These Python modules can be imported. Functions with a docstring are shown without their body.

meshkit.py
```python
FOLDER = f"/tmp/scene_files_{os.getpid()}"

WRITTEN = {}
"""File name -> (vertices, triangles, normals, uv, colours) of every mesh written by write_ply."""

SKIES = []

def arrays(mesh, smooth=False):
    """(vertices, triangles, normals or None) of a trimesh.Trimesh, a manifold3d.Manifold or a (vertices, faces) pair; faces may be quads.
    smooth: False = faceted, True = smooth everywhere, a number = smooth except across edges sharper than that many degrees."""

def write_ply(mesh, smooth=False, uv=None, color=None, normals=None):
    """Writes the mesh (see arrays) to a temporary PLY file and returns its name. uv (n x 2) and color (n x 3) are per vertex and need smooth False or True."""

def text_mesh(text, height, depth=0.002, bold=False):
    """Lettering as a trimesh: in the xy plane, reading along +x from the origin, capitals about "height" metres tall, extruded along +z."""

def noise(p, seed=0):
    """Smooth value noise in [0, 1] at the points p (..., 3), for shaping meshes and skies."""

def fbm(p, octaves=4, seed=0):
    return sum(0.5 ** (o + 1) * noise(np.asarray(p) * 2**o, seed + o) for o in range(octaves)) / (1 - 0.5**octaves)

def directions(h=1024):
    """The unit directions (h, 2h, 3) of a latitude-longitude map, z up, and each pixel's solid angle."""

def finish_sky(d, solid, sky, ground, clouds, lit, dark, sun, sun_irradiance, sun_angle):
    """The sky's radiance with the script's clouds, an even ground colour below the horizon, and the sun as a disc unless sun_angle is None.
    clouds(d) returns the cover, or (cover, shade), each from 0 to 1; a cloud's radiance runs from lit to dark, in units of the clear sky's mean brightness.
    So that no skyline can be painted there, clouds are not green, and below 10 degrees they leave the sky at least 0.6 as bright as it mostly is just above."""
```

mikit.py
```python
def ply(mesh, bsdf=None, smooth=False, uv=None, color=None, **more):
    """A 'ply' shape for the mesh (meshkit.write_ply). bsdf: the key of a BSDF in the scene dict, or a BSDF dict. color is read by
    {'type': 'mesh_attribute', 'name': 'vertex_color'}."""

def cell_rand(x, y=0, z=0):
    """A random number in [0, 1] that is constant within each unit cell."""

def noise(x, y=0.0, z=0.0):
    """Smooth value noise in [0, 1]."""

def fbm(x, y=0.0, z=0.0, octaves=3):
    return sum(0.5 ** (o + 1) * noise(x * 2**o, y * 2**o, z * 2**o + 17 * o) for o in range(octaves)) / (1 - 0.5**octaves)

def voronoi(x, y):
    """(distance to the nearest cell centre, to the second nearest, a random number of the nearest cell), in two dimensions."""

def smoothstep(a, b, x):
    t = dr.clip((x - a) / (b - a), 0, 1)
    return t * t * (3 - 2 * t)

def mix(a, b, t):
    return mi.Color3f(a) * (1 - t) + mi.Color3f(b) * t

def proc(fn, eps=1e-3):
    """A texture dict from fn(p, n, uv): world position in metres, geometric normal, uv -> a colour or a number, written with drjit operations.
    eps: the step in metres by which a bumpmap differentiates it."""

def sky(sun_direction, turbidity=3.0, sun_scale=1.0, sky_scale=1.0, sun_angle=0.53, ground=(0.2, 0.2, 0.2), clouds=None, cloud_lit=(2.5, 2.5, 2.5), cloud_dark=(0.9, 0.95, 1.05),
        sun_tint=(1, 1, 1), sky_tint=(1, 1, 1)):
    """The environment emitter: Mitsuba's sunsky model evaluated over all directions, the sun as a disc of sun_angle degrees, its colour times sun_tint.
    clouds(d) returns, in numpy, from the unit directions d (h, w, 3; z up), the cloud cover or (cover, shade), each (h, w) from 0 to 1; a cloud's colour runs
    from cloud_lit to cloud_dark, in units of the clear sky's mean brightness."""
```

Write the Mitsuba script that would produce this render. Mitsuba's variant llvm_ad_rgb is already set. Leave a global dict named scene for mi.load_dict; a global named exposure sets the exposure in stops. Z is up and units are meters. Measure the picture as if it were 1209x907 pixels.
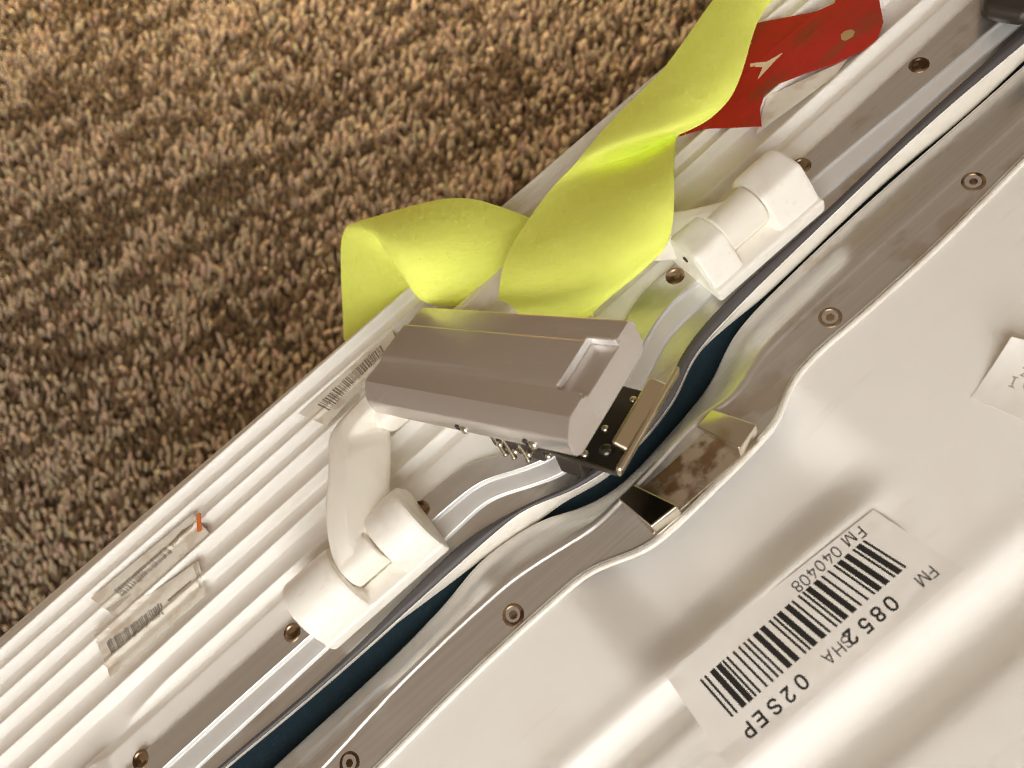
import math, numpy as np, trimesh, manifold3d as m3, mitsuba as mi, mikit, meshkit
import drjit as dr
from scipy.interpolate import PchipInterpolator, CubicSpline
from scipy.optimize import fsolve
from shapely.geometry import Polygon
from mikit import noise, fbm, smoothstep, mix

scene, labels = {}, {}
rng = np.random.default_rng(7)

# ---------------------------------------------------------------- camera and frames of reference
# The suitcase is laid out in its own frame in millimetres: X along the seam, Y across it towards the ribbed half,
# Z out of the handle side. The whole case leans by LEAN over the ribbed half; the carpet is level at z = 0.
F, TILT, ALPHA, PXMM, LEAN, DEPTH = 1000.0, math.radians(32), math.radians(41.5), 5.0, math.radians(17), 300.0
c_, s_ = math.cos(LEAN), math.sin(LEAN)
ROT = np.array([[1, 0, 0], [0, c_, s_], [0, -s_, c_]])
OFF = np.array([0, 0, -(ROT @ np.array([0, 53.0, -DEPTH]))[2]])
def W(p): return (np.asarray(p, float) @ ROT.T + OFF) * 0.001
d0 = F / PXMM
fwd = np.array([0, math.sin(TILT), -math.cos(TILT)])
bb = np.array([0, math.cos(TILT), math.sin(TILT)])
rgt = math.cos(ALPHA) * np.array([1, 0, 0]) - math.sin(ALPHA) * bb
upv = math.sin(ALPHA) * np.array([1, 0, 0]) + math.cos(ALPHA) * bb
CAM = -fwd * d0
def at(px, py, z=0.0):
    d = fwd + (px - 604.5) / F * rgt - (py - 453.5) / F * upv
    return CAM + (z - CAM[2]) / d[2] * d
V = lambda p: [float(x) for x in p]
T4 = mi.ScalarTransform4f
scene['camera'] = {'type': 'thinlens', 'fov': 2 * math.degrees(math.atan(604.5 / F)), 'fov_axis': 'x', 'near_clip': 0.01, 'far_clip': 20.0,
                   'aperture_radius': 0.0008, 'focus_distance': 0.200,
                   'to_world': T4().look_at(origin=V(W(CAM)), target=V(W(CAM + fwd * 100)), up=V(ROT @ upv))}
exposure = 0.2
# ---------------------------------------------------------------- light: a dim brown room and two lamps out of view, neutral and warm
scene['room_light'] = {'type': 'constant', 'radiance': {'type': 'rgb', 'value': [0.258, 0.190, 0.132]}}
def rgb_(*c): return {'type': 'rgb', 'value': list(c)}
def lamp(key, pos, target, size, rgb):
    p, t = W(pos), W(target)
    scene[key] = {'type': 'disk', 'to_world': T4().look_at(origin=V(p), target=V(t), up=[0.3, 0.9, 0.1]) @ T4().scale([size, size, 1]),
                  'emitter': {'type': 'area', 'radiance': {'type': 'rgb', 'value': rgb}}, 'bsdf': {'type': 'diffuse', 'reflectance': {'type': 'rgb', 'value': 0.5}}}
lamp('unseen_key_lamp', (-250, -520, 330), (-20, -40, 0), 0.30, [4.75, 4.68, 4.5])  # out of view, placed to light the case from the smooth half
labels['unseen_key_lamp'] = {'label': 'round neutral lamp out of view, placed to light the suitcase from beyond the smooth half', 'category': 'lamp'}
fl = W((250, 720, -60)); fl[2] = 0.27  # out of view, placed low to warm the far carpet
scene['unseen_warm_lamp'] = {'type': 'disk', 'to_world': T4().look_at(origin=V(fl), target=V(fl + np.array([-.01, .0, -.27])), up=[1, 0, 0]) @ T4().scale([.07, .07, 1]),
                       'emitter': {'type': 'area', 'radiance': rgb_(125.0, 91.0, 47.0)}, 'bsdf': {'type': 'diffuse', 'reflectance': rgb_(.3, .3, .3)}}
labels['unseen_warm_lamp'] = {'label': 'warm lamp out of view, placed to light the carpet beyond the ribbed shell', 'category': 'lamp'}

# ---------------------------------------------------------------- materials
def rgb(*c): return {'type': 'rgb', 'value': list(c)}
def pr(key, color, rough, metallic=0.0, bump=None, bump_scale=1.0, two=True, **kw):
    b = {'type': 'principled', 'base_color': color if isinstance(color, dict) else rgb(*color), 'roughness': rough, 'metallic': metallic, **kw}
    if bump is not None:
        b = {'type': 'bumpmap', 'arbitrary': bump, 'scale': bump_scale, 'bsdf': b}
    scene[key] = {'type': 'twosided', 'bsdf': b} if two else b
def seam(p):                                                     # world point -> case coordinates in mm (drjit)
    x, y, z = p.x * 1000, p.y * 1000, p.z * 1000 - float(OFF[2])
    return x, y * c_ - z * s_, y * s_ + z * c_
def shell_col(p, n, uv):
    x, y, z = seam(p)
    dirt = smoothstep(0.55, 0.85, fbm(x * .05 + 3, y * .09, z * .05, 4))
    scuff = smoothstep(0.72, 0.9, fbm(x * .05, y * .35 + 9, 2.0, 4)) * 0.3
    return mix(mix((0.82, 0.80, 0.76), (0.75, 0.70, 0.61), dirt * 0.3), (0.45, 0.40, 0.33), scuff * .4)
def shell_bump(p, n, uv):
    x, y, z = seam(p)
    return 0.000016 * fbm(x * .9, y * .9, z * .9, 2)
pr('m_shell', mikit.proc(shell_col), 0.46, bump=mikit.proc(shell_bump, 3e-4), specular=0.5)
def plastic_col(p, n, uv):
    x, y, z = seam(p)
    grime = smoothstep(.52, .80, fbm(x * .16 + 6, y * .16, z * .16, 4)) * .45
    speck = smoothstep(.78, .86, noise(x * .9, y * .9, z * .9)) * .12
    return mix((0.85, 0.825, 0.76), (0.52, 0.42, 0.30), dr.maximum(grime * .55, speck))
pr('m_plastic', mikit.proc(plastic_col), 0.36, specular=0.5)
def handle_col(p, n, uv):
    x, y, z = seam(p)
    return mix((0.80, 0.765, 0.685), (0.60, 0.50, 0.37), smoothstep(.50, .82, fbm(x * .13 + 1, y * .13, z * .13, 4)) * .35)
pr('m_handle', mikit.proc(handle_col), 0.40, specular=0.5)
def alu_rough(p, n, uv):
    x, y, z = seam(p)
    return 0.22 + 0.16 * fbm(x * .02, y * 2.3, 0, 3) + .12 * smoothstep(.6, .8, fbm(x * .12, y * .3, 4., 3))
def alu_col(p, n, uv):
    x, y, z = seam(p)
    a = fbm(x * .015, y * 3.0, 0, 3)
    stain = smoothstep(0.60, 0.80, fbm(x * .11 + 5, y * .22, 1.0, 4))
    return mix(mix((0.74, 0.725, 0.70), (0.62, 0.60, 0.575), a), (0.50, 0.42, 0.33), stain * .55)
def alu_bump(p, n, uv):
    x, y, z = seam(p)
    return 0.00002 * fbm(x * .05, y * 5.0, 0, 2)
pr('m_alu', mikit.proc(alu_col), mikit.proc(alu_rough), 0.86, bump=mikit.proc(alu_bump, 2e-4))
def lid_rough(p, n, uv):
    x, y, z = seam(p)
    return 0.22 + .10 * smoothstep(.45, .75, fbm(x * .10 + 3, y * .10, z * .1, 4)) + .05 * noise(x * .05, y * .05, z * 4)
def lid_col(p, n, uv):
    x, y, z = seam(p)
    scr = smoothstep(.012, .004, dr.abs(fbm(x * .10 + y * .16, y * .05 - x * .03, 9.0, 3) - .5)) * smoothstep(.5, .65, noise(x * .16, y * .16, 2.0))
    return mix((0.66, 0.62, 0.585), (0.80, 0.78, 0.76), scr * .25)
pr('m_alu_lid', mikit.proc(lid_col), mikit.proc(lid_rough), 0.76)
pr('m_steel', (0.66, 0.61, 0.52), 0.13, 1.0)
def rust_col(p, n, uv):
    x, y, z = seam(p)
    r = smoothstep(0.38, 0.68, fbm(x * .28 + 2, y * .4, 3.0, 4))
    return mix((0.62, 0.55, 0.45), (0.22, 0.135, 0.07), r)
def rust_rough(p, n, uv):
    x, y, z = seam(p)
    return 0.16 + .4 * smoothstep(0.38, 0.68, fbm(x * .28 + 2, y * .4, 3.0, 4))
pr('m_rust', mikit.proc(rust_col), mikit.proc(rust_rough), 0.9)
def rivet_col(p, n, uv):
    x, y, z = seam(p)
    return mix((0.36, 0.26, 0.17), (0.10, 0.055, 0.028), smoothstep(.35, .65, fbm(x * .4 + 7, y * .5, 1., 3)))
pr('m_rivet', mikit.proc(rivet_col), 0.34, 0.85)
pr('m_dark_shaded_steel', (0.10, 0.09, 0.075), 0.22, 0.9)  # dark tone also holds the shade on the tray under the lid
pr('m_alu_lit', (0.76, 0.76, 0.75), 0.30, 0.55)  # same aluminium as the frame, lightened to stand for its bright reflection
pr('m_rim_lit', (0.80, 0.78, 0.76), 0.35, 0.5)  # lid metal made paler, so the colour holds the rim highlight
pr('m_bar', (0.74, 0.66, 0.50), 0.27, 1.0)
pr('m_link', (0.40, 0.35, 0.26), 0.25, 0.95)
pr('m_rubber', (0.085, 0.078, 0.080), 0.5, specular=0.4)
def lining_col(p, n, uv):
    x, y, z = seam(p)
    w = cell = dr.select(mikit.cell_rand(x * 2.2, y * 2.2, z * 2.2) > .5, 1., 0.)
    return mix((0.008, 0.021, 0.031), (0.016, 0.035, 0.048), 0.6 * w * noise(x, y, z) + .2)
pr('m_lining', mikit.proc(lining_col), 0.8, specular=0.2)
pr('m_black', (0.03, 0.024, 0.018), 0.4)
pr('m_ink', (0.022, 0.020, 0.018), 0.6, specular=0.2)
pr('m_ink_worn', (0.25, 0.22, 0.18), 0.6, specular=0.2)
pr('m_ink_pale', (0.33, 0.27, 0.20), 0.6, specular=0.2)
def paper_col(p, n, uv):
    x, y, z = seam(p)
    return mix((0.80, 0.775, 0.73), (0.74, 0.69, 0.61), smoothstep(.5, .8, fbm(x * .12, y * .2, 7., 4)) * .5)
pr('m_paper', mikit.proc(paper_col), 0.33, specular=0.45)
def old_paper_col(p, n, uv):
    x, y, z = seam(p)
    return mix((0.76, 0.72, 0.63), (0.58, 0.49, 0.38), smoothstep(.42, .72, fbm(x * .25 + 4, y * .4, 5., 4)) * .7)
pr('m_old_paper', mikit.proc(old_paper_col), 0.45, specular=0.3)
pr('m_paper_edge', (0.50, 0.45, 0.37), 0.6)
pr('m_orange', (0.55, 0.13, 0.03), 0.5)
def red_col(p, n, uv):
    x, y, z = seam(p)
    brown = smoothstep(.5, .75, fbm(x * .06 + 1.3, y * .2, 2., 3)) * .6
    return mix((0.42, 0.026, 0.014), (0.21, 0.06, 0.02), brown)
pr('m_red', mikit.proc(red_col), 0.42, specular=0.4)
pr('m_gold', (0.42, 0.27, 0.11), 0.5)
pr('m_cream', (0.74, 0.58, 0.38), 0.5)
def felt_col(p, n, uv):
    x, y, z = seam(p)
    return mix((0.82, 0.91, 0.15), (0.89, 0.96, 0.22), fbm(x * .7, y * .7, z * .7, 3))
def felt_bump(p, n, uv):
    x, y, z = seam(p)
    return 0.00016 * fbm(x * 3.6, y * 3.6, z * 3.6, 2)
pr('m_felt', mikit.proc(felt_col), 0.9, bump=mikit.proc(felt_bump, 2e-4), specular=0.1, sheen=0.4)
scene['m_pile'] = {'type': 'twosided', 'bsdf': {'type': 'principled', 'base_color': {'type': 'mesh_attribute', 'name': 'vertex_color'}, 'roughness': 0.75, 'sheen': 0.5, 'specular': 0.3}}
def backing_col(p, n, uv):
    x, y = p.x * 1000, p.y * 1000
    return mix((0.05, 0.032, 0.018), (0.24, 0.18, 0.12), smoothstep(.35, .65, fbm(x * .22, y * .22, 0, 3)))
pr('m_backing', mikit.proc(backing_col), 0.9)

# ---------------------------------------------------------------- builders
def add(key, mesh, mat, smooth=35, label=None, cat=None, kind=None, group=None, world=False, color=None):
    v, f = (np.asarray(mesh.vertices, float), np.asarray(mesh.faces)) if isinstance(mesh, trimesh.Trimesh) else (np.asarray(mesh[0], float), np.asarray(mesh[1]))
    if not world: v = W(v)
    base, n = key, 0
    while key in scene:
        n += 1; key = f'{base}_{n:03d}'
    scene[key] = mikit.ply(trimesh.Trimesh(v, f, process=False), mat, smooth=smooth, color=color)
    d = {k: x for k, x in (('label', label), ('category', cat), ('kind', kind), ('group', group)) if x}
    if d: labels[key] = d
    return key
def man(m):
    q = m.to_mesh(); return trimesh.Trimesh(q.vert_properties[:, :3], q.tri_verts, process=False)
def cat(*ms): return trimesh.util.concatenate([man(m) if hasattr(m, 'to_mesh') else m for m in ms])
def grid(P):                                                      # (n, m, 3) -> mesh
    n, m = P.shape[:2]
    i, j = np.meshgrid(np.arange(n - 1), np.arange(m - 1), indexing='ij')
    a = i * m + j
    q = np.stack([a, a + m, a + m + 1, a + 1], -1).reshape(-1, 4)
    return trimesh.Trimesh(P.reshape(-1, 3), np.vstack([q[:, [0, 1, 2]], q[:, [0, 2, 3]]]), process=False)
def solid(P, t):                                                  # a sheet with thickness t below it and closed rims
    n, m = P.shape[:2]
    N = np.cross(np.gradient(P, axis=0), np.gradient(P, axis=1)); N /= np.linalg.norm(N, axis=2, keepdims=True) + 1e-12
    Q = P - N * t if N[..., 2].mean() > 0 else P + N * t
    R = np.concatenate([P, Q[:, ::-1], P[:, :1]], 1)
    g = [grid(R)]
    for k in (0, n - 1):
        g.append(grid(np.stack([P[k], Q[k]])))
    return trimesh.util.concatenate(g)
def ball(c, r, n=20): return m3.Manifold.sphere(r, n).translate([float(x) for x in c])
def hull(ms): return m3.Manifold.batch_hull(ms)
def rbox(x0, x1, y0, y1, z0, z1, r, n=20):
    return hull([ball((x, y, z), r, n) for x in (x0 + r, x1 - r) for y in (y0 + r, y1 - r) for z in (z0 + r, z1 - r)])
def prism(pts_yz, x0, x1):                                        # polygon in (y, z) extruded along X
    P = m3.CrossSection([np.asarray(pts_yz, float)])
    e = m3.Manifold.extrude(P, x1 - x0)                           # (y, z, x)
    return e.transform(np.array([[0, 0, 1, x0], [1, 0, 0, 0], [0, 1, 0, 0]], float))
def place(mesh, o, ex, ey, ez):                                   # local frame -> case frame
    m = mesh.copy() if isinstance(mesh, trimesh.Trimesh) else man(mesh)
    m.vertices = np.asarray(o) + m.vertices @ np.array([ex, ey, ez]); return m
def cyl(p, q, r, n=20):
    return trimesh.creation.cylinder(r, segment=np.array([p, q], float), sections=n)

XS = np.arange(-250, 251, 1.0)
def rail(pts, z, smooth_mm=3.0):                                  # a line along the seam: Y as a function of X
    w = np.array([at(px, py, z)[:2] for px, py in pts]); w = w[np.argsort(w[:, 0])]
    keep = np.r_[True, np.diff(w[:, 0]) > 0.3]; w = w[keep]
    f = PchipInterpolator(w[:, 0], w[:, 1])
    def end(i, j):
        k = (w[j, 1] - w[i, 1]) / (w[j, 0] - w[i, 0]); return np.clip(k, -.06, .06)
    ka, kb = end(0, min(2, len(w) - 1)), end(max(-3, -len(w)), -1)
    Y = np.where(XS < w[0, 0], w[0, 1] + ka * (XS - w[0, 0]), np.where(XS > w[-1, 0], w[-1, 1] + kb * (XS - w[-1, 0]), f(np.clip(XS, w[0, 0], w[-1, 0]))))
    from scipy.ndimage import gaussian_filter1d
    near, far = gaussian_filter1d(Y, smooth_mm, mode='nearest'), gaussian_filter1d(Y, 9, mode='nearest')
    k = np.clip((np.abs(XS - 12) - 44) / 18, 0, 1); return near * (1 - k) + far * k
def loft(rows):                                                   # rows of (Y array, z or z array) across the seam
    return np.stack([np.stack([XS, y, np.broadcast_to(z, XS.shape)], -1) for y, z in rows], 1)
def lerp(a, b, t): return a + (b - a) * t

# ---------------------------------------------------------------- measured lines of the case (pixels of the photograph, height in mm)
def fitted(pts, z):                                               # a nearly straight moulded line
    w = np.array([at(px, py, z)[:2] for px, py in pts])
    k = np.polyfit(w[:, 0], w[:, 1], 1); return np.polyval(k, XS)
E0 = fitted([(0, 746), (212, 560), (590, 234), (740, 122)], -3)
KR = [fitted(p, 0.0) for p in (
    [(0, 765), (231, 560), (350, 455), (414, 400), (477, 342), (640, 206)],
    [(0, 792), (259, 560), (350, 479), (438, 407), (700, 184)],
    [(0, 825), (291, 560), (367, 492), (760, 152)],
    [(0, 855), (326, 560), (383, 509), (429, 468), (800, 140)],
    [(0, 895), (368, 560), (480, 462), (820, 168)],
    [(37, 903), (190, 760), (282, 680), (385, 590), (795, 209), (862, 150), (960, 66)],
    [(60, 925), (150, 842), (219, 778), (274, 731), (360, 657), (842, 219), (914, 161), (1003, 72)])]
F1 = rail([(155, 902), (353, 724), (487, 599), (536, 559), (558, 544), (593, 537), (650, 502), (705, 440), (744, 367), (764, 340), (939, 195), (1080, 66), (1112, 35)], 0)
B1 = rail([(190, 907), (300, 807), (371, 744), (506, 616), (543, 584), (567, 566), (600, 557), (660, 530), (715, 480), (748, 427), (752, 417), (769, 385), (789, 357), (809, 342), (954, 212), (1077, 110), (1144, 53)], 1)
B2 = rail([(221, 907), (384, 757), (522, 630), (568, 587), (605, 574), (670, 548), (730, 497), (755, 447), (766, 427), (784, 392), (814, 362), (963, 229), (1042, 163), (1113, 98)], 1)
G0 = rail([(241, 907), (392, 779), (528, 644), (620, 587), (670, 565), (730, 520), (789, 439), (796, 419), (814, 392), (848, 353), (967, 245), (1113, 106), (1209, 22)], 2)
G1 = rail([(248, 910), (405, 779), (536, 661), (602, 604), (679, 570), (735, 532), (800, 452), (807, 428), (830, 395), (967, 258), (1113, 121), (1209, 42)], 1.5)
LB = rail([(250, 914), (404, 785), (530, 690), (565, 663), (619, 627), (639, 613), (659, 597), (720, 562), (790, 475), (803, 453), (815, 430), (835, 405), (870, 375), (901, 351), (1069, 192), (1135, 143), (1209, 69)], -6)
RG = rail([(320, 907), (503, 739), (566, 663), (637, 614), (690, 598), (735, 570), (790, 512), (835, 458), (868, 393), (902, 355), (1025, 238), (1069, 199), (1139, 139), (1209, 76)], -5)
RS = rail([(383, 907), (593, 694), (673, 640), (705, 620), (728, 596), (770, 553), (825, 494), (862, 474), (880, 455), (889, 435), (910, 410), (990, 334), (1157, 185), (1209, 137)], 0)
RO = rail([(443, 907), (682, 678), (730, 656), (762, 644), (782, 628), (850, 563), (900, 512), (916, 493), (929, 452), (961, 414), (1054, 334), (1209, 181)], 0)
yi = lambda Y: (lambda x: np.interp(x, XS, Y))

# ---------------------------------------------------------------- carpet
half = 1.6
bk = trimesh.creation.box((2 * half, 2 * half, 0.01)); bk.apply_translation([0, .5, -0.005])
add('carpet', bk, 'm_backing', False, 'brown cut pile carpet with pale broken streaks', None, 'structure', world=True)
def carpet_pile():
    pitch = 0.0041
    o = W(CAM); pts = []
    gx, gy = np.meshgrid(np.arange(-0.62, 0.55, pitch), np.arange(0.0, 1.25, pitch))
    P = np.stack([gx.ravel(), gy.ravel()], 1) + rng.uniform(-.45, .45, (gx.size, 2)) * pitch
    # only what can be seen past the suitcase (and a margin for a step aside)
    q = (np.c_[P, np.zeros(len(P))] - o) @ ROT
    z = q @ fwd; px = 604.5 + F * (q @ rgt) / z; py = 453.5 - F * (q @ upv) / z
    edge = 746 - px * .868
    keep = (z > 0) & (px > -170) & (px < 1000) & (py > -170) & (py < edge + 150)
    P = P[keep]; n = len(P)
    # streaks of paler and darker yarn
    a = math.radians(24)                                          # direction of the rows on the floor
    e_r = (ROT @ rgt)[:2]; e_u = (ROT @ upv)[:2]
    du = e_r / np.linalg.norm(e_r) * math.cos(a) + e_u / np.linalg.norm(e_u) * math.sin(a); du /= np.linalg.norm(du); dv = np.array([-du[1], du[0]])
    u, v = P @ du, P @ dv
    s1 = meshkit.fbm(np.stack([u * 20, v * 125, 0 * u], 1), 3, 3)
    s2 = meshkit.fbm(np.stack([u * 60, v * 120, 0 * u + 5], 1), 2, 9)
    s3 = meshkit.fbm(np.stack([u * 4, v * 7, 0 * u + 2], 1), 2, 4)
    pale = np.clip((s1 * .74 + s2 * .28 + s3 * .10 - .56) * 8.0 + .60, 0, 1)
    pick = rng.random(n) < (.10 + .84 * pale)
    tan = np.array([0.58, 0.475, 0.355]); dark = np.array([0.205, 0.145, 0.092])
    dn_ = math.cos(math.radians(68)) * e_r / np.linalg.norm(e_r) + math.sin(math.radians(68)) * e_u / np.linalg.norm(e_u)   # the pile lies one way
    col = np.where(pick[:, None], tan, dark) * rng.uniform(.72, 1.22, (n, 1)) * (1 + rng.normal(0, .04, (n, 3)))
    # one tuft: a short yarn end, thick at the top, leaning
    k, prof = 5, [(0, .55), (.45, .95), (.8, 1.0), (1.0, .45)]
    ang = np.arange(k) * 2 * np.pi / k
    L = rng.uniform(.0036, .0060, n) * np.where(pick, 1.06, .90); R = rng.uniform(.0011, .0019, n); ph = rng.uniform(0, 6.28, n)
    lean_dir = (dn_ * .75 + rng.normal(0, .36, (n, 2))) ; 
    verts = np.zeros((n, 4 * k + 1, 3))
    for r_, (h, w) in enumerate(prof):
        cx = P + lean_dir * (L * h ** 1.6)[:, None]
        for j in range(k):
            verts[:, r_ * k + j, 0] = cx[:, 0] + R * w * np.cos(ang[j] + ph + h)
            verts[:, r_ * k + j, 1] = cx[:, 1] + R * w * np.sin(ang[j] + ph + h)
            verts[:, r_ * k + j, 2] = L * h
    verts[:, 4 * k, :2] = P + lean_dir * (L * 1.05)[:, None]; verts[:, 4 * k, 2] = L * 1.06
    f = []
    for r_ in range(3):
        for j in range(k):
            a0, a1, b0, b1 = r_ * k + j, r_ * k + (j + 1) % k, (r_ + 1) * k + j, (r_ + 1) * k + (j + 1) % k
            f += [(a0, a1, b1), (a0, b1, b0)]
    for j in range(k): f.append((3 * k + j, 3 * k + (j + 1) % k, 4 * k))
    f = np.array(f)
    faces = (f[None] + (np.arange(n) * (4 * k + 1))[:, None, None]).reshape(-1, 3)
    C = np.repeat(col, 4 * k + 1, 0)
    add('carpet__pile', trimesh.Trimesh(verts.reshape(-1, 3), faces, process=False), 'm_pile', True, 'short twisted yarn tufts', None, 'stuff', world=True, color=np.clip(C, 0, 1))
    return n
N_TUFTS = carpet_pile()

# ---------------------------------------------------------------- ribbed half of the case
def ridge(t, w): return np.exp(-(t / w) ** 2)
def left_height(X, Y):
    X, Y = np.broadcast_arrays(np.asarray(X, float), np.asarray(Y, float))
    z = np.full(X.shape, -3.0)
    for k, K in enumerate(KR):
        amp = 3.1 if k < 6 else 2.9
        d = Y - np.interp(X, XS, K)
        a = amp * np.ones(X.shape)
        if k == 6: a = amp * np.clip((X + 124) / 16, 0, 1) ** .7
        z = np.maximum(z, -3.0 + a * np.where(d > 0, np.exp(-np.abs(d / 2.7) ** 1.35), np.exp(-np.abs(d / 1.15) ** 3.2)))
    k7 = np.interp(X, XS, KR[6])
    flat = -0.9
    t = np.clip((k7 - 1.2 - Y) / 4.0, 0, 1); t = t * t * (3 - 2 * t)
    z = np.maximum(z, -3.0 + (flat + 3.0) * t)
    boss = np.clip((-129.5 - X) / 2.5, 0, 1) * np.clip((k7 - 1 - Y) / 2.5, 0, 1)
    boss = boss * boss * (3 - 2 * boss)
    e = np.interp(X, XS, E0)
    over = np.clip((Y - (e - 4.5)) / 4.5, 0, 1)
    z = z - 3.2 * over ** 2
    crown = -((X - 10) / 250.0) ** 2 * 2.0 * np.clip((Y + 6) / 40, 0, 1)
    return z + 2.2 * boss + crown
def ribbed_shell():
    X2 = np.arange(-250, 250.1, 1.25)
    f1, e = np.interp(X2, XS, F1), np.interp(X2, XS, E0)
    stops = [f1 - 1.5, np.interp(X2, XS, KR[6]) - 5.0] + [np.interp(X2, XS, KR[6]) - 1.6] + [np.interp(X2, XS, K) for K in KR[::-1]] + [e]
    stops[1] = np.maximum(stops[1], stops[0] + .3); stops[2] = np.maximum(stops[2], stops[1] + .2)
    Y = np.concatenate([stops[i][:, None] + (stops[i + 1] - stops[i])[:, None] * np.linspace(0, 1, 22, endpoint=i == len(stops) - 2)[None] for i in range(len(stops) - 1)], 1)
    Z = left_height(X2[:, None], Y)
    P = np.stack([np.broadcast_to(X2[:, None], Y.shape), Y, Z], -1)
    # rounded shoulder and the big outer face down to the carpet
    ext = []
    z0 = Z[:, -1]
    for a in np.linspace(12, 90, 8):
        r = 7.0; aa = math.radians(a)
        ext.append(np.stack([X2, e + r * (math.sin(aa) - math.sin(.0)) * .55, z0 - r * (1 - math.cos(aa))], -1))
    for zz in (-40, -120, -220, -DEPTH + 3): ext.append(np.stack([X2, e + 4.2 + 0 * X2, 0 * X2 + zz], -1))
    P = np.concatenate([P, np.stack(ext, 1)], 1)
    return solid(P, 2.2)
add('suitcase__ribbed_shell', ribbed_shell(), 'm_shell', True, 'ribbed white plastic half of the case')
labels['suitcase'] = {'label': 'white hard shell suitcase standing ajar on the carpet with its silver latch flipped open', 'category': 'suitcase'}

# aluminium frame of the ribbed half: flange, two stepped beads, seal channel
pl = B2 - B1
rows = [(F1 + .02, -0.95), (F1, .1), (F1 - .35, .30), (lerp(F1, B1, .94), .30), (B1 + .12, .28), (B1 - .1, .05), (B1 - .45, -.85), (B1 - .7, -.95),
        (lerp(B1 - .7, B2 + .12, .5), -1.3), (B2 + .12, -1.75), (B2 - .05, -1.95), (B2 - .3, -2.5), (B2 - .55, -2.6), (lerp(B2, G0, .6), -2.6), (G0 + .25, -2.55), (G0 - .05, -2.9), (G1, -3.2)]
add('suitcase__frame', grid(loft(rows)), 'm_alu', 24, 'stepped aluminium frame along the ribbed half')
add('suitcase__frame__bead', grid(loft([(B1 - .12, .06), (B1 - .42, -.72), (B1 - .7, -.88), (lerp(B1 - .7, B2 + .12, .5), -1.22), (B2 + .12, -1.66), (B2 - .05, -1.86), (B2 - .3, -2.4)])), 'm_alu_lit', 30, 'raised step of the frame, its bright reflection put into a lighter metal')
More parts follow.
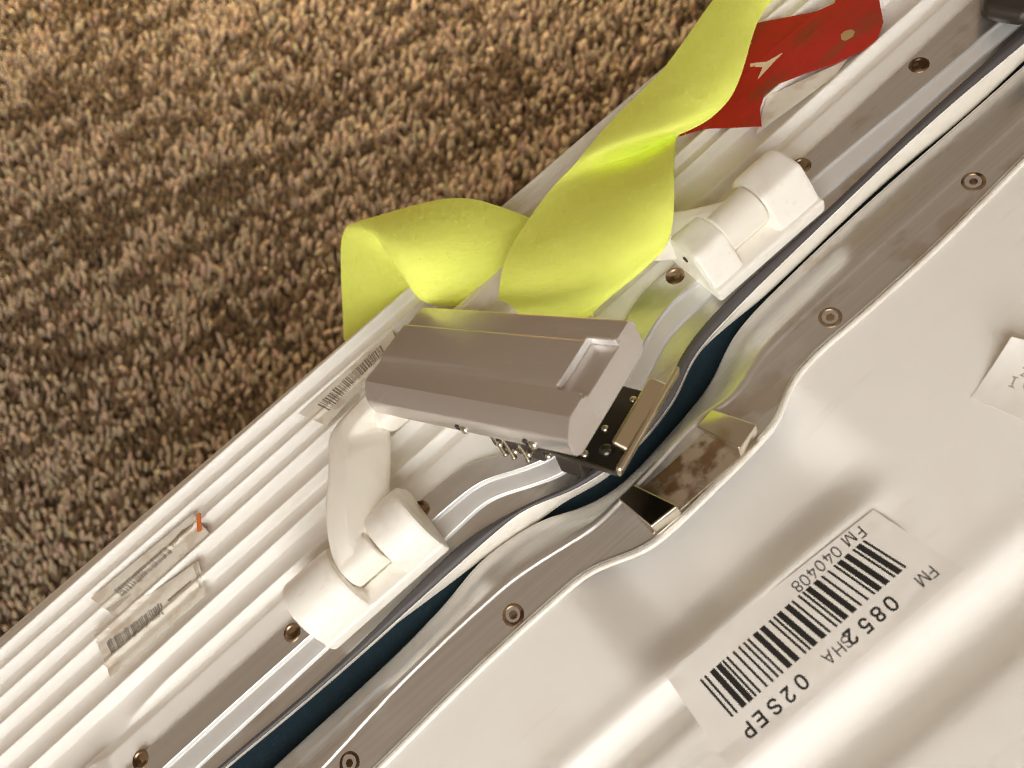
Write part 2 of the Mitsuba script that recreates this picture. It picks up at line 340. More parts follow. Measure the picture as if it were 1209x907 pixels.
# rubber seal
gw = np.maximum(G0 - G1, 0.25)
mid = (G0 + G1) / 2
rr = [(mid + gw * .5 * math.cos(a), -1.9 + np.minimum(gw * .5, 1.25) * math.sin(a) * 1.0) for a in np.linspace(-.3, math.pi + .5, 14)]
rr[5] = (rr[5][0], rr[5][1] - .12); rr[6] = (rr[6][0], rr[6][1] - .12)
add('suitcase__seal', grid(loft(rr)), 'm_rubber', True, 'dark grey rubber seal')
# pale lip under the seal, falling into the gap
lw = np.maximum(G1 - LB, 0.0)
add('suitcase__lip', grid(loft([(G1 + .1, -1.9), (G1 - .1, -2.0), (lerp(G1, LB, .25), -2.6), (lerp(G1, LB, .6), -4.0), (lerp(G1, LB, .95), -5.8), (LB, -6.2), (LB + .6, -7.2), (LB + 2, -24)])), 'm_handle', 40, 'pale lip of the ribbed half below the seal')
# cloth lining seen through the gap
yc = (LB + RG) / 2
add('suitcase__lining', grid(loft([(LB + 6, -6.5 + 0 * XS), (LB + 1.5, -7.2), (lerp(LB, RG, .3), -8.2 + .5 * np.sin(XS * .11)), (lerp(LB, RG, .75), -9.5 + .6 * np.sin(XS * .07 + 1)), (RG - 2.5, -12), (RG - 9, -20)])), 'm_lining', True, 'dark blue woven lining showing in the gap')

# ---------------------------------------------------------------- smooth half of the case
sm = lambda t: np.clip(t, 0, 1) ** 2 * (3 - 2 * np.clip(t, 0, 1))
YA, YB = -73.2, -93.0
def right_height(X, Y):
    X, Y = np.broadcast_arrays(np.asarray(X, float), np.asarray(Y, float))
    z = np.full(X.shape, -0.9)
    ro = np.interp(X, XS, RO)
    rec = sm((X + 22) / 15) * sm((46 - X) / 14) * sm((Y + 73.5) / 10)
    z = z - 6.2 * rec
    fade = 1 - sm((X - 5) / 40)
    d = Y - (YA + .8)
    z = z + fade * (.8 * np.exp(-(d / 3.0) ** 2) - 4.2 * np.exp(-np.abs((d + 5.0) / 2.9) ** 2.3))
    d = Y - (YB - .02 * X)
    z = z + 0.7 * np.exp(-(d / 4.0) ** 2) - 6.0 * np.exp(-np.abs((d + 7.5) / 4.6) ** 2.4) + 2.5 * sm((-d - 14) / 30)
    z = z - 0.0030 * np.clip(-d - 18, 0, None) ** 2
    return z
def smooth_shell():
    X2 = np.arange(-250, 250.1, 1.5)
    ro = np.interp(X2, XS, RO)
    t = np.linspace(0, 1, 130)
    Y = (ro + 1.2)[:, None] + (-172 - ro - 1.2)[:, None] * t[None]
    Z = right_height(X2[:, None], Y)
    near = np.clip((Y - (ro[:, None] - 1.6)) / 1.6, 0, 1)
    P = np.stack([np.broadcast_to(X2[:, None], Y.shape), Y, Z], -1)
    y0, z0 = P[:, -1, 1], P[:, -1, 2]
    ext = [np.stack([X2, y0 - 22 * math.sin(a), z0 - 22 * (1 - math.cos(a))], -1) for a in np.linspace(.25, math.pi / 2, 7)]
    for zz in (-80, -160, -DEPTH + 3): ext.append(np.stack([X2, y0 - 22, 0 * X2 + zz], -1))
    return solid(np.concatenate([P, np.stack(ext, 1)], 1), 2.2)
add('suitcase__smooth_shell', smooth_shell(), 'm_shell', True, 'smooth white plastic half of the case carrying the big barcode label')
# frame of the smooth half: rounded silver lip, flat flange
rows = [(RG + .4, -16.0), (RG + .15, -6.3), (RG, -5.4), (RG - .25, -4.8), (lerp(RG, RS, .12), -4.15), (lerp(RG, RS, .35), -2.75), (lerp(RG, RS, .6), -1.35), (lerp(RG, RS, .82), -.25),
        (lerp(RG, RS, .92), .02), (RS + .2, .05), (RS - .08, -.02), (RS - .4, -.24), (RS - .7, -.30), (lerp(RS, RO, .5), -.36), (RO + .5, -.45), (RO + .2, -.05), (RO, .0), (RO - .1, -.3), (RO - .1, -1.4)]
add('suitcase__frame_001', grid(loft(rows)), 'm_alu', 30, 'aluminium frame with rounded lip along the smooth half')
# white rolled bead of shell along the flange
add('suitcase__smooth_shell__bead', grid(loft([(RO - .25 + .6 * math.cos(a) - .6, -.75 + .6 * math.sin(a)) for a in np.linspace(0, math.pi, 12)])), 'm_plastic', True)

# rivets of both frames
def rivet(px, py, z, parent, r=2.3, mat='m_rivet'):
    p = at(px, py, z)
    a = np.linspace(0, math.pi / 2, 6)
    prof = [(0, .28), (r * .3, .22), (r * .5, .02), (r * .58, .05), (r * .70, .36), (r * .86, .32), (r * .97, .1), (r, -.6)]
    m = trimesh.creation.revolve(np.array(prof), sections=24); m.apply_translation(p)
    add(parent + '__rivet', m, mat, 40)
for q in ((345, 747), (166, 897), (497, 602), (1085, 77), (946, 196), (797, 326)): rivet(*q, .30, 'suitcase__frame')
for q in ((606, 726), (413, 901), (980, 375), (1149, 215)): rivet(*q, -.55, 'suitcase__frame_001', 2.6)

# ---------------------------------------------------------------- carrying handle and its mounts
def mount(x0, x1, ear0, ear1, prof, hy, hz, hr):
    prof = np.array(prof, float)[::-1]; y0, y1 = prof[:, 0].min(), prof[:, 0].max()
    for _ in range(3):                                                # corner cutting; the foot stays square
        q = [prof[0]]
        for i_ in range(len(prof) - 1): q += [prof[i_] * .75 + prof[i_ + 1] * .25, prof[i_] * .25 + prof[i_ + 1] * .75]
        prof = np.array(q + [prof[-1]])
    ring = np.array(Polygon(prof).buffer(-1.5).buffer(1.5, 8).exterior.coords)[:-1]; ring = ring if Polygon(ring).exterior.is_ccw else ring[::-1]
    mid_ = np.array(Polygon(ring).buffer(-.35, 8).exterior.coords)[:-1]; mid_ = mid_ if Polygon(mid_).exterior.is_ccw else mid_[::-1]
    small = np.array(Polygon(ring).buffer(-1.3, 8).exterior.coords)[:-1]; small = small if Polygon(small).exterior.is_ccw else small[::-1]
    def ear(a, b): return hull([prism(ring, a + 1.3, b - 1.3), prism(mid_, a + .45, b - .45), prism(small, a, b)])
    base = rbox(x0, x1, y0 - .3, y1 + .3, -.6, 3.6, .8, 16)
    m = base + ear(x0, ear0) + ear(ear1, x1)
    slot = m3.Manifold.cylinder(40, hr + .5, hr + .5, 40).rotate([0, 90, 0]).translate([ear0 + .01, hy, hz]) ^ rbox(ear0 - .01, ear1 + .01, y0 - 5, y1 + 5, 1.3, 40, .001, 4)
    return m - slot
ML = mount(-69, -34.5, -55.0, -45.2, [(-21.3, 0), (-21.2, 3.5), (-19.8, 7.8), (-17, 11), (-13.5, 12.6), (-9.5, 12.2), (-6.2, 10), (-4.2, 6.5), (-3.7, 3), (-3.7, 0)], -12.6, 7.4, 5.0)
MR = mount(47.2, 78.5, 56.2, 66.4, [(-20, 0), (-19.6, 3), (-14.6, 11), (-13.2, 11.8), (-6.5, 11.6), (-4.2, 9.6), (-3.4, 5), (-3.4, 0)], -11.2, 7.2, 4.8)
add('suitcase__handle_mount', man(ML), 'm_plastic', 32, 'white handle mount nearest the rolled up end of the frame')
add('suitcase__handle_mount_001', man(MR), 'm_plastic', 32, 'white handle mount beside the yellow ribbon')
for p0, ax in ((at(813, 300, 13), None),):
    add('suitcase__handle_mount_001__pin_hole', cyl((46.95, -10.6, 7.8), (47.5, -10.6, 7.8), .75, 16), 'm_black', 40)
def bar_chain(path, s):
    def blob(p, k):                                                   # a chamfered bar: high outer side, low inner side
        x1 = lerp(3.2, 7.4, k); zl = lerp(3.0, -3.2, k)
        return hull([ball(np.array(p) + np.array([x, y, z]), 1.2, 14) for y in (-1.4, 1.4) for x, z in ((-2.6, 3.0), (0.4, 3.2), (x1, zl), (-2.6, -3.2), (x1 - 1, -3.4))])
    bl = [blob(p, k) for p, k in zip(path, s)]
    out = None
    for a, b in zip(bl, bl[1:]):
        h = hull([a, b]); out = h if out is None else out + h
    return out
hp = np.array([(-51.3, -12.4, 7.2), (-48.9, -8, 9.4), (-45.6, -2.5, 10.2), (-41.8, 3, 10.2), (-38.2, 9, 9.8), (-33, 13.6, 9.0), (-12, 15, 8.4), (12, 15, 8.4), (26, 14.8, 8.2), (33, 12.5, 7.8), (39, 8, 7.2), (44.5, 2.5, 6.6), (50, -3.2, 6.4), (56, -8.2, 6.8), (60.2, -11.2, 7.2)])
cs = CubicSpline(np.arange(len(hp)), hp); path = cs(np.linspace(0, len(hp) - 1, 49))
H = bar_chain(path, np.clip(1 - (np.arange(49) / 48 - .33) / .1, 0, 1) * np.clip(np.arange(49) / 4, .45, 1))
def hub(x0, x1, y, z, r):
    return hull([m3.Manifold.cylinder(x1 - x0 - .8, r, r, 40).rotate([0, 90, 0]).translate([x0 + .4, y, z]), m3.Manifold.cylinder(x1 - x0, r - .5, r - .5, 40).rotate([0, 90, 0]).translate([x0, y, z])])
H = H + hub(-54.6, -45.6, -12.6, 7.4, 4.8) + hub(55.8, 66.6, -11.2, 7.3, 5.0)
grip = hull([rbox(-30, 32, 8.0, 20.5, 3.6, 12.0, 3.0)])
add('suitcase__handle', man(H + grip), 'm_handle', 40, 'white plastic carrying handle folded flat under the latch')

# ---------------------------------------------------------------- latch
A = at(428, 454, 17)
def eq(z): return A + at(740, 376, z[1]) - at(670, 498, z[0]) - at(495, 361, z[2])
zz = fsolve(eq, [37, 31, 11]); B, C, D = at(670, 498, zz[0]), at(740, 376, zz[1]), at(495, 361, zz[2])
LL, LW = np.linalg.norm(B - A), np.linalg.norm(D - A)
e1 = (B - A) / LL; e3 = np.cross(e1, (D - A) / LW); e3 /= np.linalg.norm(e3); e2 = np.cross(e3, e1)
def local(m): return place(m, A, e1, e2, e3)
def lid():
    # cross-section in (w, t): raised middle band with two creases
    w1, w2, T_ = .29 * LW, .73 * LW, 7.4
    top = [(0.5, -.25), (1.0, 0.05), (w1 - .4, 0.12), (w1 + 1.6, .75), (w2 - .35, .75), (w2 + .25, .36), (LW - 1.2, .3), (LW - .5, 0), (LW, -.9)]
    bot = [(LW - .6, -T_ + 1.5), (LW - 2.2, -T_), (-1.6, -T_), (-2.7, -T_ + .7), (-3.0, -T_ + 1.8), (-2.55, -3.1), (-2.0, -2.3), (-.6, -1.0), (0.1, -.55)]
    P = np.array(top + bot)[::-1]
    e = m3.Manifold.extrude(m3.CrossSection([P]), LL)             # (w, t, l)
    e = e.transform(np.array([[0, 0, 1, 0], [1, 0, 0, 0], [0, 1, 0, 0]], float))   # -> (l, w, t)
    # rounded plan outline and rounded ends
    plan = Polygon([(0.0, 1.5), (.8, -1.5), (3.0, -5), (LL - .8, -5), (LL, -2), (LL, LW + 1), (1.0, LW + 1), (0.6, w2), (0, w2 - .6), (-.5, w1 + 1.5), (0.3, w1)]).buffer(-.6).buffer(.6)
    pl_ = m3.Manifold.extrude(m3.CrossSection([np.array(plan.exterior.coords)[:-1][::(1 if plan.exterior.is_ccw else -1)]]), 20).translate([0, 0, -14])
    e = e ^ pl_
    slot = m3.Manifold.cube([7.5, LW * .50, 1.9]).translate([LL - 6.8, LW * .26, -1.15])
    step = m3.Manifold.cube([1.15, LW * .56, 6]).translate([LL - .9, LW * .22, -.45])
    return e - slot - step
add('suitcase__latch__lid', local(lid()), 'm_alu_lid', 28, 'silver latch lid standing open across the frame')
# wall at the hinge end that closes the slot; the rim highlight is put into a paler metal
wall = rbox(LL - .82, LL + .05, LW * .225, LW * .77, -6.6, -.98, .2, 8) + rbox(LL - .82, LL + .05, LW * .755, LW * .93, -6.6, -.25, .2, 8)
add('suitcase__latch__end_wall', local(wall), 'm_alu_lid', 30)
rim = rbox(LL - 7.3, LL - 6.75, LW * .29, LW * .775, -1, .62, .12, 8) + rbox(LL - 7.3, LL - .2, LW * .752, LW * .778, -1, .62, .12, 8)
add('suitcase__latch__slot_rim', local(rim), 'm_rim_lit', 30)
for l in (.53 * LL, .84 * LL):
    r = trimesh.creation.icosphere(3, 1.05); r.apply_scale([1, .75, 1]); r.apply_translation([l, -2.9, -5.6])
    add('suitcase__latch__rivet', local(r), 'm_steel', True)
    add('suitcase__latch__rivet', local(cyl((l - 1.7, -2.5, -5.2), (l - 1.7, -3.05, -5.2), .9, 16)), 'm_dark_shaded_steel', True)
# hinge tray: floor plate, rolled hook bar, small rivets, links
zb = 17.0
P0 = at(731, 560, zb); Q0 = P0 + e2 * np.linalg.norm(C - B) * 1.02
hx = np.array([-e1[0], -e1[1], 0]); hx /= np.linalg.norm(hx); up = np.array([0, 0, 1.0]); up = np.cross(e2, hx); up /= np.linalg.norm(up); up = up if up[2] > 0 else -up
def tray(m): return place(m, P0, e2, hx, up)                      # x along the bar, y back under the lid, z up
LB_ = np.linalg.norm(Q0 - P0)
add('suitcase__latch__hinge_tray', tray(rbox(0.2, LB_ - 5.5, .8, 20, -1.6, -.4, .25, 8) + rbox(.0, .5, 0.8, 18, -1.4, .3, .2, 8)), 'm_dark_shaded_steel', 30)
add('suitcase__latch__hook_bar', tray(hull([ball((0.7, 0, 1.2), .75), ball((LB_ + .6, 0, 1.2), .55), ball((0.7, .4, -1), .6), ball((LB_ + .6, .2, -1), .5)])
                                      + hull([ball((5.5, .4, .6), 1.0), ball((LB_ - 4.2, .4, .6), 1.0), ball((5.5, 3.2, 1.9), .7), ball((LB_ - 4.2, 3.2, 1.9), .7)])), 'm_bar', 40, 'bright rolled steel hook bar of the open latch')
for x, y, r in ((6.3, 3.6, .7), (4.2, 5.0, 1.5), (8.8, 7.6, .8), (2.0, 8.6, .9), (17, 5.5, .8), (3.2, 11.5, .9)):
    s = trimesh.creation.icosphere(2, r); s.apply_scale([1, 1, .7]); s.apply_translation([x, y, -.2]); add('suitcase__latch__rivet', tray(s), 'm_steel' if r < 1.2 else 'm_dark_shaded_steel', True)
add('suitcase__latch__hinge_block', tray(hull([ball((x, y, z), .6, 12) for x in (1.2, LB_ - 9) for y in (19, 31) for z in (-6.5, -2.0)])), 'm_black', 30)
for x, y, z in ((.2, 21, -3.5), (.2, 24.5, -4.2), (.2, 28, -3.2), (.4, 16, -1.8)):
    add('suitcase__latch__pin', tray(hull([ball((x - .5, y, z), .75, 14), ball((x + 2.5, y, z), .75, 14)])), 'm_steel', True)
def post(): return hull([ball((x, y, z), .6, 12) for x in (4, LB_ - 8) for y in (13, 18) for z in (-1.4, -15)])
add('suitcase__latch__post', tray(post()), 'm_black', 30)  # black stands for the shade under the latch
for (a, za), (b, zb_) in ((((575, 505), 17), ((597, 536), 10)), (((588, 508), 17), ((607, 540), 9)), (((606, 512), 17), ((624, 543), 9))):
    pa, pb = at(*a, za), at(*b, zb_); add('suitcase__latch__link', trimesh.util.concatenate([cyl(pa, pb, .5, 14), trimesh.creation.icosphere(2, .7).apply_translation(pb)]), 'm_link', 40)
# catch plate with its two bent tabs on the other frame
y0c, y1c = -41.5, -50.0
add('suitcase__catch_plate', man(rbox(1.2, 30, -50.0, -41.0, -.6, .35, .3, 8)), 'm_rust', 30, 'rust stained steel catch plate between two bent tabs')
def tab(in0, in1, out0, out1, z0, z1):                            # a bent strip rising from the plate towards the shell
    a, b, c, d = at(*in0, z0), at(*in1, z0), at(*out0, z1), at(*out1, z1)
    dn = np.array([0, 0, 1.0]); r = .4
    return man(hull([ball(p - dn * r, r, 14) for p in (a, b, c, d)] + [ball(np.array([p[0], p[1], .2]), r, 14) for p in (c, d)] + [ball(p - dn * (r + .5), r, 14) for p in (a, b)]))
add('suitcase__catch_plate__tab', tab((825, 503), (841, 485), (872, 527), (890, 502), 1.4, 5.0), 'm_steel', 30, 'bent catch tab reflecting olive gold')
add('suitcase__catch_plate__tab_001', tab((732, 589), (748, 574), (769, 620), (797, 598), 1.4, 5.0), 'm_steel', 30, 'bent catch tab in shadow at the near end')
# neighbouring latch at the far end of the frame, cut by the photograph's edge
c0 = at(1205, 4, 6)
add('suitcase__latch_001', man(hull([ball(at(1172, 11, 4), 2.4), ball(at(1205, 17, 4), 2.2), ball(at(1260, -10, 5), 2.6), ball(at(1176, -30, 4), 2.4), ball(at(1260, -40, 5), 3)])), 'm_black', 35, 'dark end of a second latch')

# ---------------------------------------------------------------- things stuck to the case
def drape_from_px(poly_px, zfun, n=(40, 20), z0=0.5):
    """a four cornered sheet (tl, tr, br, bl in pixels) laid over a height function; returns a map (s, t) -> point"""
    c = [at(*p, z0) for p in poly_px]
    def f(s, t):
        s, t = np.asarray(s, float), np.asarray(t, float)
        p = ((1 - s) * (1 - t))[..., None] * c[0] + (s * (1 - t))[..., None] * c[1] + (s * t)[..., None] * c[2] + ((1 - s) * t)[..., None] * c[3]
        p = p.copy(); p[..., 2] = zfun(p[..., 0], p[..., 1], s, t); return p
    return f
def sheet(f, n=40, m=16, t=.12):
    s, u = np.meshgrid(np.linspace(0, 1, n), np.linspace(0, 1, m), indexing='ij')
    return solid(f(s, u), t)
def paint(mesh2d, f, lift=.05, maxedge=.03):                      # a flat print in (s, t) lifted on to the sheet
    m = mesh2d
    v, fc = trimesh.remesh.subdivide_to_size(m.vertices, m.faces, maxedge)
    p = f(v[:, 0], v[:, 1]); p[:, 2] += lift
    return trimesh.Trimesh(p, fc, process=False)

# the large barcode label
def zlab(X, Y, s=None, t=None):
    d = Y - (YB - .02 * np.asarray(X))
    a = -0.35 - .25 * sm((X - 5) / 40) + .25 * np.sin(X * .11) * sm((-Y - 74) / 6)
    return np.maximum(a * (1 - sm((4.5 - d) / 4)) + (right_height(X, Y) + .09) * sm((4.5 - d) / 4), right_height(X, Y) + .09)
c4 = [at(784, 796, .5), at(1031, 600, .5), at(1141, 672, .5), at(862, 910, .5)]
flab = drape_from_px([(784, 796), (1031, 600), (1141, 672), (862, 910)], zlab)
add('barcode_label', sheet(flab, 160, 80, .06), 'm_paper', True, 'large white baggage label with bold black barcode, 0852 and 02SEP, on the smooth shell', 'label')
def on_label(mesh, lift=.11):
    v, f = trimesh.remesh.subdivide_to_size(mesh.vertices, mesh.faces, 1.6, max_iter=20)
    v = np.array(v); top = v[:, 2] > v[:, 2].mean(); v[:, 2] = zlab(v[:, 0], v[:, 1]) + np.where(top, lift, .02)
    return trimesh.Trimesh(v, f, process=False)
xs_t = [1019.3, 1012.6, 1006.8, 998.6, 990.3, 984.5, 977.1, 969.6, 962.2, 953.1, 947.3, 942.3, 934.9, 928.4, 918.7, 912.9, 907.9, 898.8, 890.5, 882.3, 877.3, 871.5, 864.9, 857.4, 852.5, 847.0, 839.6, 831.3, 826.3]
wd = 'tTtTTtttTTtttTTttTTttttttTTtt'
bars = []
ta, tb, ba, bb_ = at(1019, 637, .5), at(826, 802, .5), at(1070, 669, .5), at(864, 846, .5)
for x, k in zip(xs_t, wd):
    u = None
    q = at(x, np.interp(x, [826, 1019], [802, 637]), .5); u = (q[0] - ta[0]) / (tb[0] - ta[0])
    p0, p1 = lerp(ta, tb, u), lerp(ba, bb_, u)
    h = .60 if k == 'T' else .25
    d = np.array([1, 0, 0])
    b = trimesh.Trimesh([p0 - d * h, p0 + d * h, p1 + d * h, p1 - d * h, *(q - [0, 0, .2] for q in (p0 - d * h, p0 + d * h, p1 + d * h, p1 - d * h))],
                        [[0, 1, 2], [0, 2, 3], [4, 6, 5], [4, 7, 6], [0, 4, 5], [0, 5, 1], [1, 5, 6], [1, 6, 2], [2, 6, 7], [2, 7, 3], [3, 7, 4], [3, 4, 0]], process=False)
    bars.append(on_label(b))
add('barcode_label__barcode', trimesh.util.concatenate(bars), 'm_ink', False, 'printed black bars')
def glyph(ch, px, py, h, bold, wscale=1.0):
    m = meshkit.text_mesh(ch, h, .1, bold)
    b = m.bounds; m.apply_translation([-(b[0][0] + b[1][0]) / 2, -h / 2, 0]); v = m.vertices.copy()
    v[:, 0] *= -wscale; v[:, 1] *= -1
    p = at(px, py, .6)
    return on_label(trimesh.Trimesh(v + p, m.faces, process=False))
bold = [('0', 1052, 712), ('8', 1037, 724.5), ('5', 1022, 738), ('2', 1004.5, 751.5), ('0', 946, 805), ('2', 930.5, 820), ('S', 914, 834), ('E', 897, 848.5), ('P', 883, 862)]
thin = [('F', 1101, 674), ('M', 1090, 682), ('F', 1016, 627), ('M', 1002.5, 635), ('0', 987, 650.5), ('4', 978, 658), ('0', 968, 667), ('4', 959, 675.5), ('0', 950, 684), ('8', 941, 691.5), ('S', 1000, 757), ('H', 990.5, 766), ('A', 978.5, 776)]
add('barcode_label__lettering', trimesh.util.concatenate([glyph(c, x, y, 2.6, True, 1.06) for c, x, y in bold] + [glyph(c, x, y, 2.2, False, 1.0) for c, x, y in thin]), 'm_ink', False, 'printed flight number, date and codes')

# worn sticker strips in the grooves
def strip(key, quad, zoff, label, barband, seedn, extra=None, ink='m_ink_worn', nb=34):
    r = np.random.default_rng(seedn)
    cs_ = [at(*p, 0) for p in quad]
    def zf(X, Y, s, t):
        # the paper bridges the groove: a smoothed copy of the shell's height
        acc = np.mean([np.exp(left_height(X, Y + d) / .35) for d in np.linspace(-5, 5, 15)], 0)
        return np.maximum(.35 * np.log(acc) + .1, left_height(X, Y) + .1) + zoff
    f = drape_from_px(quad, zf, z0=0)
    k = add(key, sheet(f, 50, 24, .07), 'm_old_paper', True, label, 'sticker')
    s0, s1, t0, t1 = barband
    ms, s = [], s0
    while s < s1:
        w = r.choice([.006, .006, .012, .018]) * (s1 - s0) * 1.2; jt = r.uniform(-.02, .02)
        ms.append(trimesh.creation.extrude_polygon(Polygon([(s, t0 + jt), (s + w, t0 + jt), (s + w, t1 + jt), (s, t1 + jt)]), .01)); s += w + r.choice([.007, .010, .016]) * (s1 - s0) * 1.2
    add(k + '__barcode', trimesh.util.concatenate([paint(m, f, .14, .05) for m in ms]), ink, False)
    return k, f
k1, f1 = strip('barcode_sticker', [(104, 706), (226, 606), (246, 630), (138, 730)], .05, 'narrow torn barcode sticker with small orange mark in a groove near the outer edge', (.16, .68, .28, .60), 11)
def quadmesh(f, pts, lift=.06): return paint(trimesh.creation.extrude_polygon(Polygon(pts), .01), f, lift, .08)
# orange tick and torn edge
om = man(hull([ball(at(236, 607, 2.2), .28, 10), ball(at(237, 626, 1.2), .28, 10), ball(at(233, 609, 2.2), .28, 10), ball(at(234, 627, 1.2), .28, 10)]))
add(k1 + '__orange_mark', om, 'm_orange', 30, 'small orange mark')
k2, f2 = strip('barcode_sticker', [(106, 746), (232, 662), (242, 702), (128, 800)], .05, 'wider dirty barcode sticker bridging the ribs below the torn one', (.08, .60, .36, .66), 12)
for k, f in ((k1, f1), (k2, f2)):
    add(k + '__smudge', quadmesh(f, [(.70, .3), (.86, .2), (.97, .35), (.94, .42), (.80, .42), (.72, .5)] if k == k1 else [(.66, .40), (.9, .34), (.9, .40), (.68, .47)], .05), 'm_ink_pale', False)
    add(k + '__torn_edge', quadmesh(f, [(.0, .55), (.22, .66), (.22, .72), (.02, .75)] if k == k1 else [(.95, .0), (1., .0), (.97, .7), (.955, .7)], .07), 'm_paper_edge', False)
k3, f3 = strip('barcode_sticker', [(352, 488), (462, 388), (470, 410), (384, 502)], .05, 'faded barcode sticker running under the left end of the latch lid', (.14, .86, .22, .70), 13)

# red tag with a pale mark, draped beside the ribbon
def tag_surface(mesh, lift_top, lift_bottom):
    v = np.array(mesh.vertices); k = 0
    P = np.array([at(x, y, .7) for x, y, _ in v])
    win = np.stack([left_height(P[:, 0], P[:, 1] + d) for d in np.linspace(-4.5, 4.5, 19)])
    h = .12 * np.log(np.exp(win / .12).mean(0)) + .75 + .2 * np.sin(P[:, 0] * .25 + P[:, 1] * .3)
    P[:, 2] = h + np.where(v[:, 2] > v[:, 2].mean(), lift_top, lift_bottom)
    return trimesh.Trimesh(P, mesh.faces, process=False)
def red_tag():
    poly = Polygon([(1050, -30), (1038, -3), (1043, 25), (1036, 44), (1020, 56), (1003, 64), (985, 73), (950, 85), (920, 97), (903, 110), (897, 128), (899, 147), (868, 149), (830, 151), (800, 160), (860, 60), (890, 26), (925, 19), (965, 11), (985, 2), (1000, -40)]).buffer(3).buffer(-3)
    m = trimesh.creation.extrude_polygon(poly, 1.0)
    v, f = trimesh.remesh.subdivide_to_size(m.vertices, m.faces, 12)
    return tag_surface(trimesh.Trimesh(v, f, process=False), 0, -.25)
rt = red_tag()
add('luggage_tag', rt, 'm_red', 30, 'glossy red paper tag with a pale arrow mark tucked under the yellow ribbon', 'tag')
def on_tag(poly, lift, mat, name):
    m = trimesh.creation.extrude_polygon(Polygon(poly).buffer(.4), 1.0); v, f = trimesh.remesh.subdivide_to_size(m.vertices, m.faces, 12)
    add(name, tag_surface(trimesh.Trimesh(v, f, process=False), lift, .01), mat, False)
on_tag([(886, 74.5), (905, 72.5), (923, 62.5), (912, 73), (895, 91), (901, 77.5), (886, 77.5)], .06, 'm_cream', 'luggage_tag__arrow_mark')
on_tag([(993, 41), (997, 37), (1005, 34.5), (1009, 37), (1007, 42), (998, 47), (994, 46)], .06, 'm_gold', 'luggage_tag__gold_oval')
# clear remnant of a sticker below the tag
fs = drape_from_px([(905, 112), (1000, 68), (985, 88), (893, 156)], lambda X, Y, s, t: np.maximum(left_height(X, Y) + .2, -.6), z0=0)
add('paper_remnant', sheet(fs, 30, 10, .12), 'm_old_paper', True, 'pale torn paper remnant along the lower edge of the red tag', 'paper')

# curled white sticker at the right margin
def curl():
    c = [at(1146, 470, -1), at(1196, 392, 5), at(1262, 410, 4), at(1262, 520, -1)]
    def f(s, t):
        s, t = np.asarray(s, float), np.asarray(t, float)
        p = ((1 - s) * (1 - t))[..., None] * c[0] + (s * (1 - t))[..., None] * c[1] + (s * t)[..., None] * c[2] + ((1 - s) * t)[..., None] * c[3]
        p = p.copy(); g = right_height(p[..., 0], p[..., 1]) + .25
        p[..., 2] = g + 3.6 * np.clip(s, 0, 1) ** 2.2 * (1 - .15 * t); return p
    return f
fc = curl()
add('curled_sticker', sheet(fc, 30, 20, .15), 'm_paper', True, 'white sticker with a curled up edge at the far right of the smooth shell', 'sticker')
pm = []
for ch, s, t, h in (('I', .44, .33, .16), ('C', .46, .52, .16), ('2', .62, .42, .14)):
    m = meshkit.text_mesh(ch, h, .01, False); b = m.bounds; m.apply_translation([-(b[0][0] + b[1][0]) / 2, -h / 2, 0]); m.vertices[:, :2] = m.vertices[:, 1::-1] ; m.apply_translation([s, t, 0]); pm.append(paint(m, fc, .06, .05))
add('curled_sticker__lettering', trimesh.util.concatenate(pm), 'm_ink_pale', False)

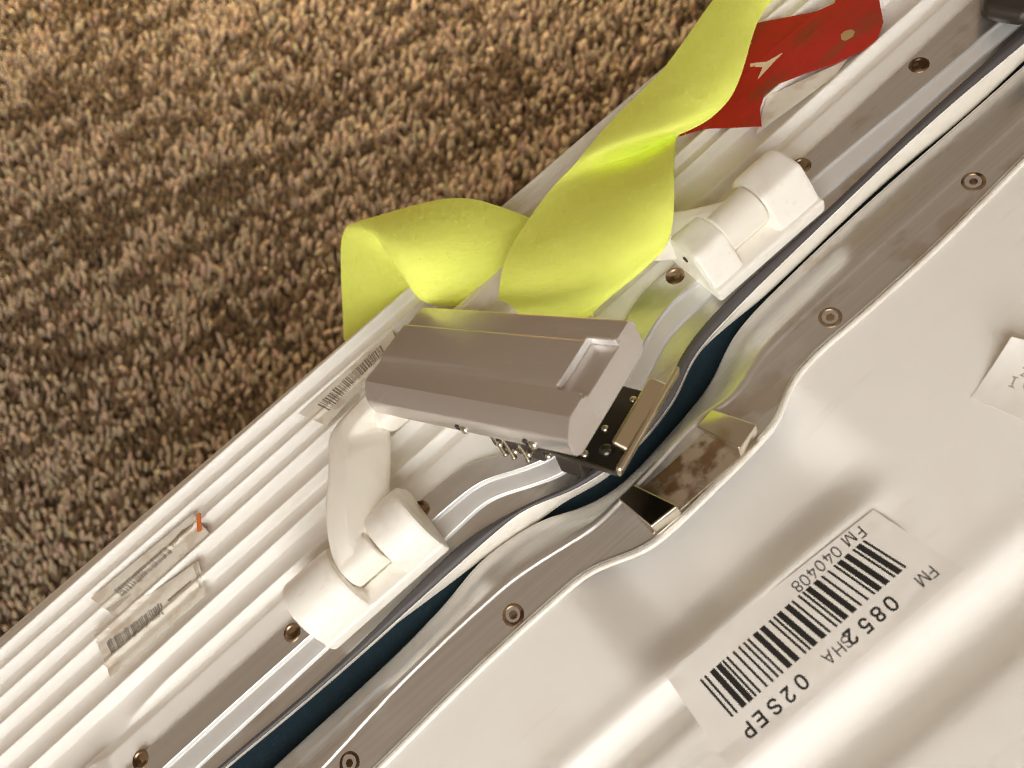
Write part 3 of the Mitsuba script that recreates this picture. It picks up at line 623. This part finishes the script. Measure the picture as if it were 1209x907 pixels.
# ---------------------------------------------------------------- ribbon
def cloth(sections, n=90, m=24, bulge=None):
    S = np.array([[at(*p) for p in sec] for sec in sections])    # (k, 2 or 3, 3)
    t = np.linspace(0, len(S) - 1, n)
    P = CubicSpline(np.arange(len(S)), S)(t)                      # (n, c, 3)
    u = np.linspace(0, 1, m)
    if P.shape[1] == 2: Q = P[:, None, 0] * (1 - u)[None, :, None] + P[:, None, 1] * u[None, :, None]
    else: Q = P[:, None, 0] * ((1 - u) * (1 - 2 * u))[None, :, None] + P[:, None, 1] * (4 * u * (1 - u))[None, :, None] + P[:, None, 2] * (u * (2 * u - 1))[None, :, None]
    w = meshkit.fbm(Q.reshape(-1, 3) * .07, 3, 5).reshape(Q.shape[:2]) - .5
    Q[..., 2] += 1.6 * w
    return Q
front = cloth([[(925, -75, 6), (975, -62, 8), (1010, -40, 8)],
               [(845, -3, 8), (880, 2, 11), (910, 3, 9)],
               [(792, 70, 9), (840, 66, 13), (884, 58, 12)],
               [(737, 128, 10), (800, 126, 15), (858, 122, 12)],
               [(696, 174, 12), (750, 166, 15), (808, 155, 11)],
               [(672, 202, 13), (735, 188, 8.5), (797, 163, 12)],
               [(645, 230, 14), (724, 214, 15), (795, 190, 19)],
               [(607, 284, 17), (700, 266, 22), (796, 240, 21)],
               [(592, 326, 17), (695, 318, 22), (788, 288, 17)],
               [(589, 350, 13), (690, 350, 16), (760, 318, 10)],
               [(589, 368, 7), (655, 374, 8), (712, 358, 4.5)],
               [(600, 380, 3), (650, 384, 4), (690, 380, 3)]])
loop = cloth([[(700, 270, 6), (700, 320, 7), (700, 372, 5)],
              [(640, 262, 8), (625, 310, 9), (625, 368, 6)],
              [(600, 247, 10), (585, 300, 13), (570, 360, 8)],
              [(545, 234, 13), (530, 296, 18), (508, 359, 11)],
              [(490, 241, 14), (486, 282, 21), (478, 330, 17)],
              [(446, 254, 12), (448, 272, 19), (454, 294, 19)],
              [(414, 266, 7), (432, 279, 11.5), (466, 304, 12)],
              [(403, 288, 0), (446, 308, 3), (502, 340, 3)],
              [(403, 332, -8), (455, 346, -5), (515, 362, -4)],
              [(405, 372, -16), (450, 384, -13), (505, 392, -12)],
              [(406, 402, -24), (450, 410, -22), (495, 418, -20)]])
rib_mesh = trimesh.util.concatenate([solid(front, .35), solid(loop, .35)])
add('ribbon', rib_mesh, 'm_felt', True, 'lime yellow felt ribbon looped over the ribbed shell', 'ribbon')
def fuzz(mesh, n, length, w):
    P, fi = trimesh.sample.sample_surface(mesh, n, seed=5); N = mesh.face_normals[fi]
    d = N * .55 + rng.normal(0, .8, (n, 3)); d /= np.linalg.norm(d, axis=1, keepdims=True)
    side = np.cross(d, rng.normal(0, 1, (n, 3))); side /= np.linalg.norm(side, axis=1, keepdims=True)
    L = rng.uniform(.4, 1, (n, 1)) * length
    v = np.stack([P - side * w, P + side * w, P + d * L + N * L * .2], 1).reshape(-1, 3)
    return trimesh.Trimesh(v, np.arange(3 * n).reshape(-1, 3), process=False)
add('ribbon__fuzz', fuzz(rib_mesh, 26000, .85, .035), 'm_felt', False, 'short loose felt fibres', None, 'stuff')
